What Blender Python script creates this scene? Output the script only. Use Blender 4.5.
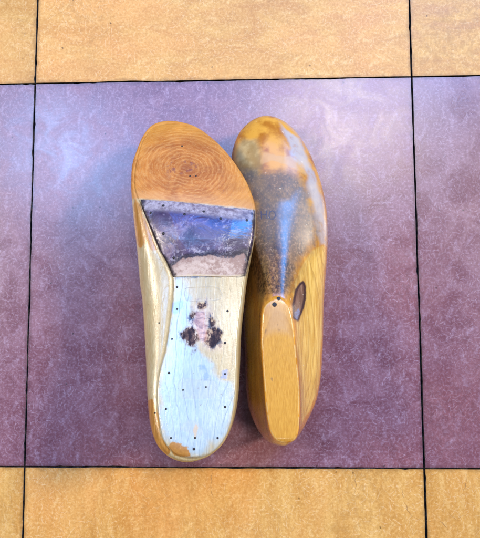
# Two wooden shoe lasts on a vinyl tile floor. All outlines in millimetres on the floor plane.
import bpy, math, random
import numpy as np
from mathutils import Vector, Matrix
from mathutils.bvhtree import BVHTree

# ------------------------------------------------------------------ curves
def pchip(xs, ys, x):
    xs = np.asarray(xs, float); ys = np.asarray(ys, float); x = np.clip(np.asarray(x, float), xs[0], xs[-1])
    h = np.diff(xs); d = np.diff(ys) / h
    m = np.zeros(len(xs))
    for i in range(1, len(xs) - 1):
        if d[i-1] * d[i] > 0:
            w1 = 2*h[i] + h[i-1]; w2 = h[i] + 2*h[i-1]
            m[i] = (w1 + w2) / (w1/d[i-1] + w2/d[i])
    m[0] = d[0]; m[-1] = d[-1]
    k = np.clip(np.searchsorted(xs, x, 'right') - 1, 0, len(h) - 1)
    t = (x - xs[k]) / h[k]
    return ((2*t**3 - 3*t**2 + 1)*ys[k] + (t**3 - 2*t**2 + t)*h[k]*m[k]
            + (-2*t**3 + 3*t**2)*ys[k+1] + (t**3 - t**2)*h[k]*m[k+1])

def ring(left, right, sig):
    """closed smooth outline from heel up the left to the toe and back down the right;
    returns dense left and right sides (heel -> toe)"""
    P = np.array(list(left) + list(right)[::-1][1:-1], float)
    n = len(P)
    out = []
    for i in range(n):                      # periodic centripetal-ish Catmull-Rom
        p0, p1, p2, p3 = P[i-1], P[i], P[(i+1) % n], P[(i+2) % n]
        for t in np.linspace(0, 1, 40, endpoint=False):
            out.append(.5*((2*p1) + (-p0+p2)*t + (2*p0-5*p1+4*p2-p3)*t*t + (-p0+3*p1-3*p2+p3)*t**3))
    Q = np.array(out)
    k = 40*(len(left)-1)                    # index of the toe
    L = np.r_[0, np.cumsum(np.linalg.norm(np.diff(np.vstack([Q, Q[:1]]), axis=0), axis=1))]
    M = 2400
    s = np.linspace(0, L[-1], M, endpoint=False)
    Q2 = np.vstack([Q, Q[:1]])
    R = np.stack([np.interp(s, L, Q2[:, c]) for c in range(Q.shape[1])], 1)
    if sig > 0:                             # light smoothing along the outline (sigma in mm)
        w = max(1, int(4*sig/(L[-1]/M))); g = np.exp(-.5*(np.arange(-w, w+1)*(L[-1]/M)/sig)**2); g /= g.sum()
        Rp = np.vstack([R[-w:], R, R[:w]])
        R = np.stack([np.convolve(Rp[:, c], g, 'valid') for c in range(R.shape[1])], 1)
    kt = int(round(L[k] / (L[-1]/M)))
    return R[:kt+1], np.vstack([R[kt:], R[:1]])[::-1]

def sample(side, s):
    L = np.r_[0, np.cumsum(np.linalg.norm(np.diff(side[:, :2], axis=0), axis=1))]; L /= L[-1]
    return np.stack([np.interp(s, L, side[:, c]) for c in range(side.shape[1])], 1)

NS = 230
S = (1 - np.cos(np.linspace(0, math.pi, NS+1)))/2 * .35 + np.linspace(0, 1, NS+1) * .65   # denser at heel and toe

def loop(sides, fmap=None):
    s = S if fmap is None else pchip(fmap[0], fmap[1], S)
    l = sample(sides[0], s); r = sample(sides[1], s)
    return np.vstack([l, r[::-1][1:-1]])      # 2*NS points, heel, left.., toe, ..right
SL = np.r_[S, S[::-1][1:-1]]                  # arc fraction of every loop point

def flank(L1, L4, profs, rows, profs_r=None):
    """rows of points between bulge loop and top loop; profs: list of (s, [(a, g), ...])"""
    keys = [p[0] for p in profs]
    K = []
    for s, pr in profs:
        a = np.linspace(0, 1, 400)**1.6
        g = pchip([q[0] for q in pr], [q[1] for q in pr], a)
        l = np.r_[0, np.cumsum(np.hypot(np.diff(a), np.diff(g)))]; l /= l[-1]
        t = np.linspace(0, 1, rows)
        K.append((np.interp(t, l, a), np.interp(t, l, g)))
    A = np.array([k[0] for k in K]); G = np.array([k[1] for k in K])
    out = []
    if profs_r:                               # a different flank on the right side
        l = flank(L1, L4, profs, rows); r = flank(L1, L4, profs_r, rows)
        for a, b in zip(l, r):
            q = a.copy(); q[NS+1:] = b[NS+1:]; out.append(q)
        return out
    for j in range(rows):
        a = pchip(keys, A[:, j], SL)[:, None]; g = pchip(keys, G[:, j], SL)[:, None]
        q = np.empty_like(L1)
        q[:, :2] = L1[:, :2]*(1-a) + L4[:, :2]*a
        q[:, 2:] = L1[:, 2:]*(1-g) + L4[:, 2:]*g
        out.append(q)
    return out

def side_wall(L0, L1, rows):
    out = []
    for th in np.linspace(0, math.pi/2, rows):
        q = np.empty_like(L0)
        q[:, :2] = L0[:, :2] + (L1[:, :2]-L0[:, :2])*math.sin(th)**.8
        q[:, 2:] = L0[:, 2:] + (L1[:, 2:]-L0[:, 2:])*(1-math.cos(th))
        out.append(q)
    return out

def inset(L, d, dz):
    """shrink a loop towards its inside by d (mm) and move it by dz"""
    n = len(L); T = np.roll(L, -2, 0)[:, :2] - np.roll(L, 2, 0)[:, :2]
    T /= np.maximum(np.linalg.norm(T, axis=1), 1e-9)[:, None]
    c = L[:, :2].mean(0); N = np.stack([T[:, 1], -T[:, 0]], 1)
    q = L.copy(); q[:, :2] += N*d; q[:, 2] += dz
    return q

def cap_grid(L, m, crown):
    """grid across a loop: station k joins left point k to right point k; crown = bulge in mm"""
    n = NS
    rows = []
    for k in range(1, n):
        a = L[k]; b = L[2*n-k]
        v = (1-np.cos(np.linspace(0, math.pi, m+1)))/2*.5 + np.linspace(0, 1, m+1)*.5
        p = a[None]*(1-v)[:, None] + b[None]*v[:, None]
        wd = min(1, np.linalg.norm((a-b)[:2])/25)
        p[:, 2] += crown*wd*(4*v*(1-v))
        rows.append(p)
    return rows

def mesh_from(loops, caps):
    """loops: list of closed loops (2*NS pts each) joined in order. caps: [(loop index, grid rows, flip)]"""
    n = 2*NS; V = [p for L in loops for p in L]; F = []
    for j in range(len(loops)-1):
        for i in range(n):
            i2 = (i+1) % n
            F.append((j*n+i, j*n+i2, (j+1)*n+i2, (j+1)*n+i))
    for li, rows, flip in caps:
        idx = []
        for k, r in enumerate(rows):
            ids = [li*n + k+1]
            for p in r[1:-1]:
                ids.append(len(V)); V.append(p)
            ids.append(li*n + n-(k+1)); idx.append(ids)
        m = len(idx[0])
        fs = []
        for k in range(len(idx)-1):
            for j in range(m-1):
                fs.append((idx[k][j], idx[k][j+1], idx[k+1][j+1], idx[k+1][j]))
        for j in range(m-1):
            fs.append((li*n, idx[0][j+1], idx[0][j]))
            fs.append((li*n+NS, idx[-1][j], idx[-1][j+1]))
        F += [f[::-1] for f in fs] if flip else fs
    return np.array(V, float), F

# ------------------------------------------------------------------ the two lasts (mm)
def build_left(D):
    """last lying sole up: toe and cone front on the floor"""
    z0 = lambda p: pchip(D['zy'], D['zz'], p[:, 1])
    def lift(side, off):
        side = np.array(side, float)
        return side
    L0 = loop(ring(D['sole_l'], D['sole_r'], 1.6)); L1 = loop(ring(D['body_l'], D['body_r'], 2.5))
    L0 = np.c_[L0[:, :2], z0(L0)]
    L1 = np.c_[L1[:, :2], z0(L1) - np.where(np.arange(2*NS) > NS, pchip([0, .2, .4, .6, .8, 1], [17, 17, 12, 7, 8, 9], SL), pchip([0, .2, .5, .8, 1], [17, 17, 16, 13, 9], SL))]
    L4 = loop(ring(D['cone_l'], D['cone_r'], 1.2), D['fmap'])
    L4 = np.c_[L4[:, :2], pchip([-120, -100, 0, 100], [11, 9.5, .3, .3], L4[:, 1])]
    profs = [(0, [(0,0),(.12,.3),(.35,.6),(.65,.82),(1,1)]),
             (.15, [(0,0),(.06,.2),(.25,.42),(.55,.62),(.8,.8),(1,1)]),
             (.36, [(0,0),(.06,.2),(.25,.42),(.55,.62),(.8,.8),(1,1)]),
             (.58, [(0,0),(.08,.38),(.2,.62),(.45,.8),(.75,.9),(1,1)]),
             (.8, [(0,0),(.07,.5),(.16,.8),(.28,.93),(.6,.96),(1,1)]),
             (1, [(0,0),(.05,.55),(.11,.86),(.2,.99),(.5,.97),(1,1)])]
    profs_r = [list(p) for p in profs]
    profs_r[2][1] = [(0,0),(.1,.16),(.3,.36),(.6,.6),(.8,.78),(1,1)]
    profs_r[3][1] = [(0,0),(.12,.11),(.26,.27),(.5,.54),(.78,.84),(1,1)]
    profs_r[4][1] = [(0,0),(.08,.22),(.2,.5),(.35,.75),(.6,.92),(1,1)]
    rows = flank(L1, L4, profs, 60, profs_r)
    e1 = inset(L0, 1.0, .5); e0 = inset(L0, .3, .15)
    walls = side_wall(np.c_[L0[:, :2], L0[:, 2]-.35], L1, 16)
    loops = [e1, e0] + walls + rows[1:]
    loops.append(inset(L4, 1, -.25))
    V, F = mesh_from(loops, [(0, cap_grid(e1, 90, 1.5), False), (len(loops)-1, cap_grid(loops[-1], 10, 0), True)])
    sole = np.ones(len(V)); n = 2*NS
    sole[n*2:n*len(loops)] = 0
    ntop = len(V)
    return V, F, sole, L0

def build_right(D):
    """last standing on its sole; returns body and cone-top meshes"""
    L1 = loop(ring(D['body_l'], D['body_r'], 2.5)); L4 = loop(ring(D['cone_l'], D['cone_r'], 1.0), D['fmap'])
    zs = lambda p: pchip([-115, -95, -20, 40, 75, 130], [.6, .4, 6, .4, 2.5, 11], p[:, 1])
    zb = pchip([0, .15, .4, .6, .8, 1], [26, 27, 25, 21, 19, 21], SL)
    L1 = np.c_[L1[:, :2], zb]
    L0 = inset(L1, 4, 0); 
    d = pchip([0, .1, .3, .45, .65, .9, 1], [4.5, 6, 11, 9, 3, 1.5, 1.2], SL)
    T = L0 - L1; L0 = np.c_[(L1 + T/4*d[:, None])[:, :2], zs(L1)]
    L4 = np.c_[L4[:, :2], pchip([D['cy0'], D['cy1']], [78, 70], L4[:, 1])]
    L4[:, 2] -= 1.1*np.clip((D['cy0']+5-L4[:, 1])/5, 0, 1)**2
    profs = [(0, [(0,0),(.12,.3),(.35,.6),(.65,.82),(1,1)]),
             (.15, [(0,0),(.07,.17),(.25,.36),(.55,.56),(.8,.76),(1,1)]),
             (.33, [(0,0),(.07,.17),(.25,.36),(.55,.56),(.8,.76),(1,1)]),
             (.58, [(0,0),(.04,.14),(.12,.28),(.3,.44),(.5,.56),(.7,.7),(.87,.86),(1,1)]),
             (.8, [(0,0),(.03,.11),(.09,.23),(.2,.35),(.4,.48),(.6,.61),(.8,.79),(1,1)]),
             (1, [(0,0),(.025,.09),(.07,.18),(.15,.275),(.3,.38),(.5,.505),(.7,.66),(.86,.83),(1,1)])]
    top_in = inset(L4, 1.1, 0)
    mid = inset(L4, .35, -.35)
    L4b = L4.copy(); L4b[:, 2] -= 1.2
    profs_l = [list(p) for p in profs]
    profs_l[3][1] = [(0,0),(.06,.08),(.15,.18),(.3,.33),(.5,.5),(.7,.68),(.87,.85),(1,1)]
    profs_l[4][1] = [(0,0),(.04,.08),(.1,.17),(.2,.28),(.4,.44),(.6,.6),(.8,.79),(1,1)]
    profs_l.insert(3, (.46, [(0,0),(.08,.1),(.2,.22),(.4,.4),(.6,.57),(.8,.77),(1,1)]))
    profs_r = profs[:3] + [(.46, [(0,0),(.05,.15),(.16,.31),(.38,.48),(.6,.6),(.82,.76),(1,1)])] + profs[3:]
    rows = flank(L1, L4b, profs_l, 80, profs_r)
    loops = [L0] + side_wall(L0, L1, 16)[1:] + rows[1:] + [mid, top_in]
    V, F = mesh_from(loops, [(0, cap_grid(L0, 12, 0), False)])
    F = [f[::-1] for f in F]
    Vt = [p for p in top_in]; ct = cap_grid(top_in, 40, .5)
    Vt, Ft = mesh_from([top_in], [(0, ct, False)])
    return V, F, Vt, Ft, L1

def poly_sdf(P, poly):
    """signed distance (negative inside) of xy points P to a closed polygon"""
    P = P[:, :2]; Q = np.array(poly, float); n = len(Q)
    d = np.full(len(P), 1e9); ins = np.zeros(len(P), bool)
    for i in range(n):
        a = Q[i]; b = Q[(i+1) % n]; e = b-a; w = P-a
        t = np.clip((w@e)/max(e@e, 1e-9), 0, 1)
        d = np.minimum(d, np.linalg.norm(w - t[:, None]*e, axis=1))
        c = ((a[1] > P[:, 1]) != (b[1] > P[:, 1]))
        xi = a[0] + (P[:, 1]-a[1])/(e[1] if abs(e[1]) > 1e-9 else 1e-9)*e[0]
        ins ^= c & (P[:, 0] < xi)
    return np.where(ins, -d, d)

def line_dist(P, lines):
    P = P[:, :2]; d = np.full(len(P), 1e9)
    for ln in lines:
        for a, b in zip(np.array(ln[:-1], float), np.array(ln[1:], float)):
            e = b-a; w = P-a; t = np.clip((w@e)/max(e@e, 1e-9), 0, 1)
            d = np.minimum(d, np.linalg.norm(w - t[:, None]*e, axis=1))
    return d

LEFT = {"zy": [-135, -112, -85, -55, -25, 15, 45, 80, 105, 135], "zz": [99, 95, 88.5, 82, 76, 70.5, 64, 48, 35, 18], "sole_l": [[-11.09, -117.86], [-16.91, -116.82], [-22.2, -114.69], [-28.33, -107.73], [-31.24, -97.43], [-33.08, -85.78], [-33.31, -75.52], [-31.94, -66.2], [-29.59, -57.08], [-27.76, -42.18], [-26.9, -32.27], [-26.22, -24.47], [-26.54, -11.31], [-30.38, -2.22], [-35.15, 5.94], [-42.33, 21.8], [-48.51, 35.67], [-52.66, 44.28], [-54.76, 51.71], [-55.74, 65.95], [-54.87, 80.23], [-52.52, 90.68], [-47.12, 100.17], [-37.6, 103.73]], "sole_r": [[-11.09, -117.86], [-4.17, -116.77], [0.42, -114.62], [7.29, -107.91], [11.57, -97.37], [13.55, -83.51], [14.38, -67.44], [15.24, -46.61], [17.72, -24.7], [18.68, -16.08], [21.59, -1.31], [24.89, 14.43], [25.96, 29.99], [23.73, 41.92], [17.03, 58.44], [3.88, 79.25], [-12.88, 95.83], [-25.7, 102.09], [-37.6, 103.73]], "body_l": [[-14.07, -122.36], [-22.6, -121.26], [-30.68, -116.78], [-35.88, -110.28], [-39.56, -100.02], [-42.24, -81.85], [-44.44, -62.3], [-46.71, -42.66], [-49.02, -24.05], [-50.75, -14.95], [-53.39, 8.24], [-56.58, 29.46], [-58.31, 44.21], [-59.35, 55.92], [-60.37, 71.03], [-57.82, 83.71], [-55.21, 94.53], [-49.61, 104.53], [-39.63, 108.22]], "body_r": [[-13.21, -120.39], [-5.52, -119.54], [0.37, -117.05], [7.72, -110.14], [12.72, -99.04], [15.08, -84.84], [15.96, -68.37], [16.88, -47.01], [19.45, -24.17], [20.45, -15.72], [23.13, -0.57], [26.19, 15.58], [26.98, 31.55], [24.7, 43.81], [17.49, 60.9], [3.78, 82.29], [-13.74, 100.03], [-27.36, 106.62], [-39.63, 108.22]], "cone_l": [[-11.09, -108.86], [-18.05, -106.86], [-21.97, -102.86], [-23.81, -94.86], [-24.29, -68.86], [-24.19, -38.86], [-22.75, -16.86], [-18.07, -7.86], [-8.99, -3.86]], "cone_r": [[-11.09, -108.86], [-4.05, -106.86], [0.03, -102.86], [2.19, -94.86], [3.71, -68.86], [4.81, -38.86], [4.25, -16.86], [-0.07, -7.86], [-8.99, -3.86]], "fmap": [[0, 0.06, 0.37, 1], [0, 0.09, 0.8, 1]], "feat": {"toe": [[-53.02, 43.64], [-43.17, 41.05], [-9.74, 36.93], [9.97, 34.02], [25.0, 33.39], [24.38, 39.86], [16.38, 56.79], [2.21, 77.44], [-14.85, 93.39], [-34.92, 100.83], [-46.52, 98.64], [-54.11, 78.35], [-53.72, 59.28]], "nails": [[-41.97, 31.24], [-33.78, 35.91], [-19.36, 29.43], [-6.97, 31.34], [4.19, 26.46], [21.06, 25.37], [-32.75, 16.81], [-25.78, 0.9], [-23.44, -17.77], [-23.0, -31.66], [-25.43, -50.07], [-26.38, -70.17], [-27.25, -90.61], [-23.5, -106.34], [-9.82, -111.95], [3.62, -106.3], [7.71, -89.47], [7.51, -70.77], [7.34, -52.53], [8.77, -33.05]], "holes": [[-17.44, -79.82], [-3.72, -78.11], [-34.36, -40.35], [-9.41, -106.1], [-34.05, -93.23], [-24.62, 82.49], [-13.26, 57.61], [-17.31, 57.65]], "pad": [[-49.21, 40.49], [-29.68, 39.35], [-9.73, 36.58], [9.97, 33.67], [26.31, 32.21], [26.24, 22.61], [24.53, 9.26], [21.9, -1.91], [19.64, -10.95], [7.03, -11.64], [-8.81, -10.91], [-26.25, -11.32], [-30.44, -2.19], [-35.22, 5.98], [-42.4, 21.86], [-48.41, 35.04]], "spot_a": [[[-14.37, -43.39], [-10.57, -45.82], [-9.21, -50.64], [-12.19, -54.23], [-16.59, -51.84], [-19.26, -47.03]], [[-3.17, -45.24], [1.11, -44.05], [4.83, -46.49], [3.65, -50.1], [-0.56, -54.26], [-4.27, -51.85]], [[-9.13, -28.61], [-5.99, -28.62], [-5.32, -30.49], [-8.44, -31.1]], [[-1.46, -37.93], [0.43, -39.78], [-0.78, -41.6]], [[-14.04, -33.56], [-12.12, -34.81], [-13.32, -36.65]]], "pink": [[-10.27, -33.58], [-5.93, -31.73], [-4.54, -38.53], [-3.78, -45.84], [-3.07, -50.66], [-7.93, -52.44], [-10.6, -44.61], [-11.43, -37.27]], "stain": [[[-11.71, -26.09], [-3.52, -26.13], [0.39, -37.32], [4.23, -47.7], [5.55, -56.69], [-2.93, -57.81], [-7.89, -54.23], [-16.53, -53.64], [-19.28, -46.42], [-14.56, -37.26]]], "blue": [[[-26.51, -27.24], [-19.96, -26.66], [-19.16, -31.67], [-24.16, -34.77], [-26.98, -31.64]], [[-6.29, -70.66], [-3.3, -69.51], [-2.03, -72.98], [-4.99, -74.68]], [[-8.82, -66.01], [-4.59, -65.44], [-3.94, -67.77], [-7.55, -68.34]], [[5.69, -68.43], [9.29, -67.9], [8.74, -73.67], [5.14, -73.05]]], "rings": [[[-18.24, -19.1], [-15.06, -18.17], [0.14, -17.96], [3.93, -19.88], [4.59, -23.66], [2.11, -26.16], [-14.86, -26.7], [-18.11, -24.16], [-18.24, -19.1]], [[-18.91, -72.98], [-21.16, -77.58], [-19.12, -83.22], [-17.83, -85.46], [-0.02, -84.9], [2.89, -82.13], [4.01, -77.61], [0.98, -74.15]], [[-18.35, -101.91], [-17.3, -98.65], [-12.67, -96.44], [-8.54, -96.97], [-4.92, -100.76], [-4.84, -103.98], [-7.07, -107.17]], [[-13.51, -105.59], [-11.34, -100.75], [-8.87, -105.03]]], "tri": [[-9.07, -98.59], [-7.25, -100.75], [-9.43, -105.57], [-10.72, -101.83]], "amber": [[[-53.68, 42.97], [-49.13, 35.76], [-42.37, 21.18], [-36.54, 6.4], [-40.49, 5.16], [-44.09, 12.53], [-49.37, 9.03], [-58.43, 15.2]], [[-49.53, -91.89], [-35.79, -84.87], [-32.01, -95.89], [-30.32, -105.73], [-22.86, -114.26], [-40.18, -127.78], [-46.49, -119.05]]], "amber_sole": [[-25.19, -110.83], [-22.23, -108.46], [-18.05, -109.41], [-13.91, -110.92], [-12.13, -115.9], [-17.55, -116.94], [-22.86, -114.83]], "bleach": [[-24.21, -13.29], [-18.35, -14.64], [-10.93, -32.33], [-7.83, -56.61], [5.72, -71.32], [12.92, -74.32], [12.33, -97.41], [6.16, -107.48], [-3.55, -115.52], [-12.16, -116.54], [-20.95, -113.95], [-28.34, -106.6], [-30.87, -91.26], [-31.63, -76.58], [-28.29, -56.69], [-26.59, -38.48]], "knot": [[-21.82, 64.04]], "bare": [[-28.19, -14.49], [-27.63, -4.89], [-23.14, -1.08], [-12.2, 1.36], [0.59, 2.55], [11.42, 1.22], [19.06, 3.18], [20.95, -1.98], [22.5, -13.08]]}}
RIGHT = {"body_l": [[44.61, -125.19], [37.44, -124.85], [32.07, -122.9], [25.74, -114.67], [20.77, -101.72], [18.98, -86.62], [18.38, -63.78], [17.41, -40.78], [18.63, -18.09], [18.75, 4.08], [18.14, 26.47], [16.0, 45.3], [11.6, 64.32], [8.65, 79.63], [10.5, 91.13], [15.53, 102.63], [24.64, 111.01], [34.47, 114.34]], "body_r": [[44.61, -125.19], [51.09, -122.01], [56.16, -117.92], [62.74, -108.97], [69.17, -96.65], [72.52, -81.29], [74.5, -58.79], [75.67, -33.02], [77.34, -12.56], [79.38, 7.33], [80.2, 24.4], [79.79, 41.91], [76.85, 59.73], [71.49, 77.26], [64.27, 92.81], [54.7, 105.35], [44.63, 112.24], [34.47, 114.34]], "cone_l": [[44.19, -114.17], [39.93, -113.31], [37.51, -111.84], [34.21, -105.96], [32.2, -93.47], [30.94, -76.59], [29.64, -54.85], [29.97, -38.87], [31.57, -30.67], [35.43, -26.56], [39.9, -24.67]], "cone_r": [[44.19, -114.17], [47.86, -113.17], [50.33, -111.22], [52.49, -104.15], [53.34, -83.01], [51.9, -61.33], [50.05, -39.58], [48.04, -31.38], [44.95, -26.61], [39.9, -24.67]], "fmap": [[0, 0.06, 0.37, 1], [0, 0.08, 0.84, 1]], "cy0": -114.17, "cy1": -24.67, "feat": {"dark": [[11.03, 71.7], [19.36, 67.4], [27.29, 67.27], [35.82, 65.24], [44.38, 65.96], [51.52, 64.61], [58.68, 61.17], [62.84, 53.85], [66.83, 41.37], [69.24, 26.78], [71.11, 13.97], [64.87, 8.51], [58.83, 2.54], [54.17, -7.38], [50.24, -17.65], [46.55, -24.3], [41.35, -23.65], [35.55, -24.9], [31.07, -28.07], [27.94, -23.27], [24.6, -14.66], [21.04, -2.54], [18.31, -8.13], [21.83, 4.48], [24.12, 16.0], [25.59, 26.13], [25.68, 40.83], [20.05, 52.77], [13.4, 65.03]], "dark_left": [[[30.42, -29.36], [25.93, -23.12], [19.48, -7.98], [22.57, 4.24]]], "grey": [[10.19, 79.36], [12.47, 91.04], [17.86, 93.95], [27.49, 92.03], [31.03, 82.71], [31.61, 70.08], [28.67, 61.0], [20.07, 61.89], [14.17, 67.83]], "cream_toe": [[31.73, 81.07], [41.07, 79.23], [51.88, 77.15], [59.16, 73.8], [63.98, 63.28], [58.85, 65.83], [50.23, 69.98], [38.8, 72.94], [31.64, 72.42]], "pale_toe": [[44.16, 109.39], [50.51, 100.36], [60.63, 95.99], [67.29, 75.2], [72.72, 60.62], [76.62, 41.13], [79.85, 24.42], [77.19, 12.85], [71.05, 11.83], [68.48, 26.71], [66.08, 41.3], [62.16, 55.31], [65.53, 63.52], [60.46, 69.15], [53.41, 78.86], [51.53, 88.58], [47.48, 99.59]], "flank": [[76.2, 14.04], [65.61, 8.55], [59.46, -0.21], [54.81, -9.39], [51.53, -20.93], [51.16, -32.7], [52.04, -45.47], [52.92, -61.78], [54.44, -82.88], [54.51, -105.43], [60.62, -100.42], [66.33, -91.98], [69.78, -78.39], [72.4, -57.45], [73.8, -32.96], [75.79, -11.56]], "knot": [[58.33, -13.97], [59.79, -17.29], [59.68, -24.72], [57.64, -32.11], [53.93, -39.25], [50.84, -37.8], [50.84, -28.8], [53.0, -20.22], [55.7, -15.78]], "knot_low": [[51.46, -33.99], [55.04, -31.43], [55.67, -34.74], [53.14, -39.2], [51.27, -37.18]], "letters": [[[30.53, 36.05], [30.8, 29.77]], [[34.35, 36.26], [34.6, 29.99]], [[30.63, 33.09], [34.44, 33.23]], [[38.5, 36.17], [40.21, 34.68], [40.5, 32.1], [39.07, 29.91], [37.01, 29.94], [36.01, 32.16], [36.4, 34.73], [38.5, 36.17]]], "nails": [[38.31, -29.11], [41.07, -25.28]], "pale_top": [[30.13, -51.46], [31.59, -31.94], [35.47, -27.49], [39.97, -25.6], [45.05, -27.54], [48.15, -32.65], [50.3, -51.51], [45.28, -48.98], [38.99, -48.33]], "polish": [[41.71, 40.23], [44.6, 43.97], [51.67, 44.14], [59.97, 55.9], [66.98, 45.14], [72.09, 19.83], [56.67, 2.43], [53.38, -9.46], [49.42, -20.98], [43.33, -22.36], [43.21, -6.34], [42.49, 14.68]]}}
CRACKS = [[[135.44, -168.32], [136.72, -175.6], [140.15, -185.01], [144.49, -188.6], [151.46, -190.72]], [[152.57, -190.71], [161.46, -190.28], [165.8, -192.78], [168.6, -197.07]], [[100.59, -156.05], [101.09, -167.05], [98.7, -173.64]], [[184.18, -156.4], [183.13, -164.43], [180.71, -169.53]], [[169.78, -184.81], [174.05, -189.11], [178.45, -189.8]], [[175.53, -189.1], [181.54, -186.18]], [[-7.72, -154.32], [-8.49, -166.16], [-6.97, -176.46]]]
CAM = [[0.999567, 0.006986, 0.028575, 0.025576], [-0.004774, 0.997038, -0.076765, -0.030907], [-0.029026, 0.076596, 0.99664, 0.390998]]
LENS = 33.4572

random.seed(7); rng = np.random.default_rng(7)
for b in list(bpy.data.objects): bpy.data.objects.remove(b)
col = bpy.context.scene.collection
MM = .001

# ------------------------------------------------------------------ node helper
class N:
    def __init__(s, name):
        s.m = bpy.data.materials.new(name); s.m.use_nodes = True
        s.t = s.m.node_tree; s.t.nodes.clear()
        s.out = s.t.nodes.new('ShaderNodeOutputMaterial')
    def n(s, typ, **kw):
        x = s.t.nodes.new(typ)
        for k, v in kw.items(): setattr(x, k, v)
        return x
    def put(s, sock, v):
        if isinstance(v, bpy.types.NodeSocket): s.t.links.new(v, sock)
        elif isinstance(v, (tuple, list)):
            d = list(v)
            if len(sock.default_value) == 4 and len(d) == 3: d.append(1)
            sock.default_value = d
        else: sock.default_value = v
    def math(s, op, a, b=None, c=None, clamp=False):
        x = s.n('ShaderNodeMath', operation=op, use_clamp=clamp)
        for i, v in enumerate((a, b, c)):
            if v is not None: s.put(x.inputs[i], v)
        return x.outputs[0]
    def add(s, a, b): return s.math('ADD', a, b)
    def sub(s, a, b): return s.math('SUBTRACT', a, b)
    def mul(s, a, b, clamp=False): return s.math('MULTIPLY', a, b, clamp=clamp)
    def mx(s, a, b): return s.math('MAXIMUM', a, b)
    def vm(s, op, a, b=None):
        x = s.n('ShaderNodeVectorMath', operation=op)
        s.put(x.inputs[0], a)
        if b is not None: s.put(x.inputs['Scale'] if op == 'SCALE' else x.inputs[1], b)
        return x.outputs[1] if op in ('LENGTH', 'DOT_PRODUCT') else x.outputs[0]
    def step(s, v, lo, hi, a=0., b=1.):          # smoothstep from a (at lo) to b (at hi); lo may exceed hi
        x = s.n('ShaderNodeMapRange', interpolation_type='SMOOTHSTEP')
        if lo > hi: lo, hi, a, b = hi, lo, b, a
        s.put(x.inputs[0], v); s.put(x.inputs[1], lo); s.put(x.inputs[2], hi); s.put(x.inputs[3], a); s.put(x.inputs[4], b)
        return x.outputs[0]
    def mix(s, f, a, b, blend='MIX'):
        x = s.n('ShaderNodeMix', data_type='RGBA', blend_type=blend)
        s.put(x.inputs[0], f); s.put(x.inputs[6], a); s.put(x.inputs[7], b)
        return x.outputs[2]
    def lerp(s, f, a, b):
        x = s.n('ShaderNodeMix', data_type='FLOAT'); s.put(x.inputs[0], f); s.put(x.inputs[2], a); s.put(x.inputs[3], b)
        return x.outputs[0]
    def attr(s, name): return s.n('ShaderNodeAttribute', attribute_name=name).outputs['Fac']
    def obj(s):
        if not hasattr(s, '_o'): s._o = s.n('ShaderNodeTexCoord')
        return s._o.outputs['Object']
    def uv(s):
        if not hasattr(s, '_o'): s._o = s.n('ShaderNodeTexCoord')
        return s._o.outputs['UV']
    def xyz(s, v):
        x = s.n('ShaderNodeSeparateXYZ'); s.put(x.inputs[0], v); return x.outputs
    def vec(s, x, y, z=0.):
        c = s.n('ShaderNodeCombineXYZ')
        for i, v in enumerate((x, y, z)): s.put(c.inputs[i], v)
        return c.outputs[0]
    def scale(s, v, k, off=(0, 0, 0)):
        x = s.n('ShaderNodeMapping'); s.put(x.inputs[0], v); x.inputs['Scale'].default_value = k; x.inputs['Location'].default_value = off
        return x.outputs[0]
    def noise(s, v, sc, det=3, rough=.55, dist=0, dims='3D', color=False):
        x = s.n('ShaderNodeTexNoise', noise_dimensions=dims)
        s.put(x.inputs['Vector'], v); s.put(x.inputs['Scale'], sc); s.put(x.inputs['Detail'], det)
        s.put(x.inputs['Roughness'], rough); s.put(x.inputs['Distortion'], dist)
        return x.outputs['Color' if color else 'Fac']
    def hairs(s, v, cell, length, width, density, seed, bend=.6, fixed=None):
        """one thin stroke of random direction in each Voronoi cell; cell size in metres, length and width in cells"""
        p = s.scale(v, (1/cell,)*3, (seed*13.7, seed*7.3, 0))
        wob = s.vm('SCALE', s.vm('SUBTRACT', s.noise(p, .7, 1, dims='2D', color=True), (.5, .5, .5)), .22)
        p = s.vm('ADD', p, wob)
        vo = s.n('ShaderNodeTexVoronoi', voronoi_dimensions='2D'); s.put(vo.inputs['Vector'], p); vo.inputs['Scale'].default_value = 1
        l = s.xyz(s.vm('SUBTRACT', p, vo.outputs['Position'])); c = s.xyz(vo.outputs['Color'])
        ang = s.mul(c[0], 6.283) if fixed is None else s.add(fixed[0], s.mul(s.sub(c[0], .5), fixed[1]))
        co, si = s.math('COSINE', ang), s.math('SINE', ang)
        x = s.add(s.mul(l[0], co), s.mul(l[1], si)); y = s.sub(s.mul(l[1], co), s.mul(l[0], si))
        y = s.add(y, s.mul(s.mul(s.mul(x, x), s.sub(c[2], .5)), bend*2))
        a = s.mul(s.step(s.math('ABSOLUTE', y), width, width*.25), s.step(s.math('ABSOLUTE', x), length, length*.5))
        return s.mul(a, s.step(c[1], density, density-.15))
    def bsdf(s, color, rough, spec=.5, coat=0, coat_rough=.1, height=None, bump=.2, dist=.001, tint=None, smooth_coat=False):
        x = s.n('ShaderNodeBsdfPrincipled')
        s.put(x.inputs['Base Color'], color); s.put(x.inputs['Roughness'], rough); s.put(x.inputs['Specular IOR Level'], spec)
        s.put(x.inputs['Coat Weight'], coat); s.put(x.inputs['Coat Roughness'], coat_rough)
        if tint: s.put(x.inputs['Coat Tint'], tint)
        if height is not None:
            b = s.n('ShaderNodeBump'); b.inputs['Strength'].default_value = bump; b.inputs['Distance'].default_value = dist
            s.put(b.inputs['Height'], height); s.t.links.new(b.outputs[0], x.inputs['Normal'])
            if not smooth_coat: s.t.links.new(b.outputs[0], x.inputs['Coat Normal'])
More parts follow.
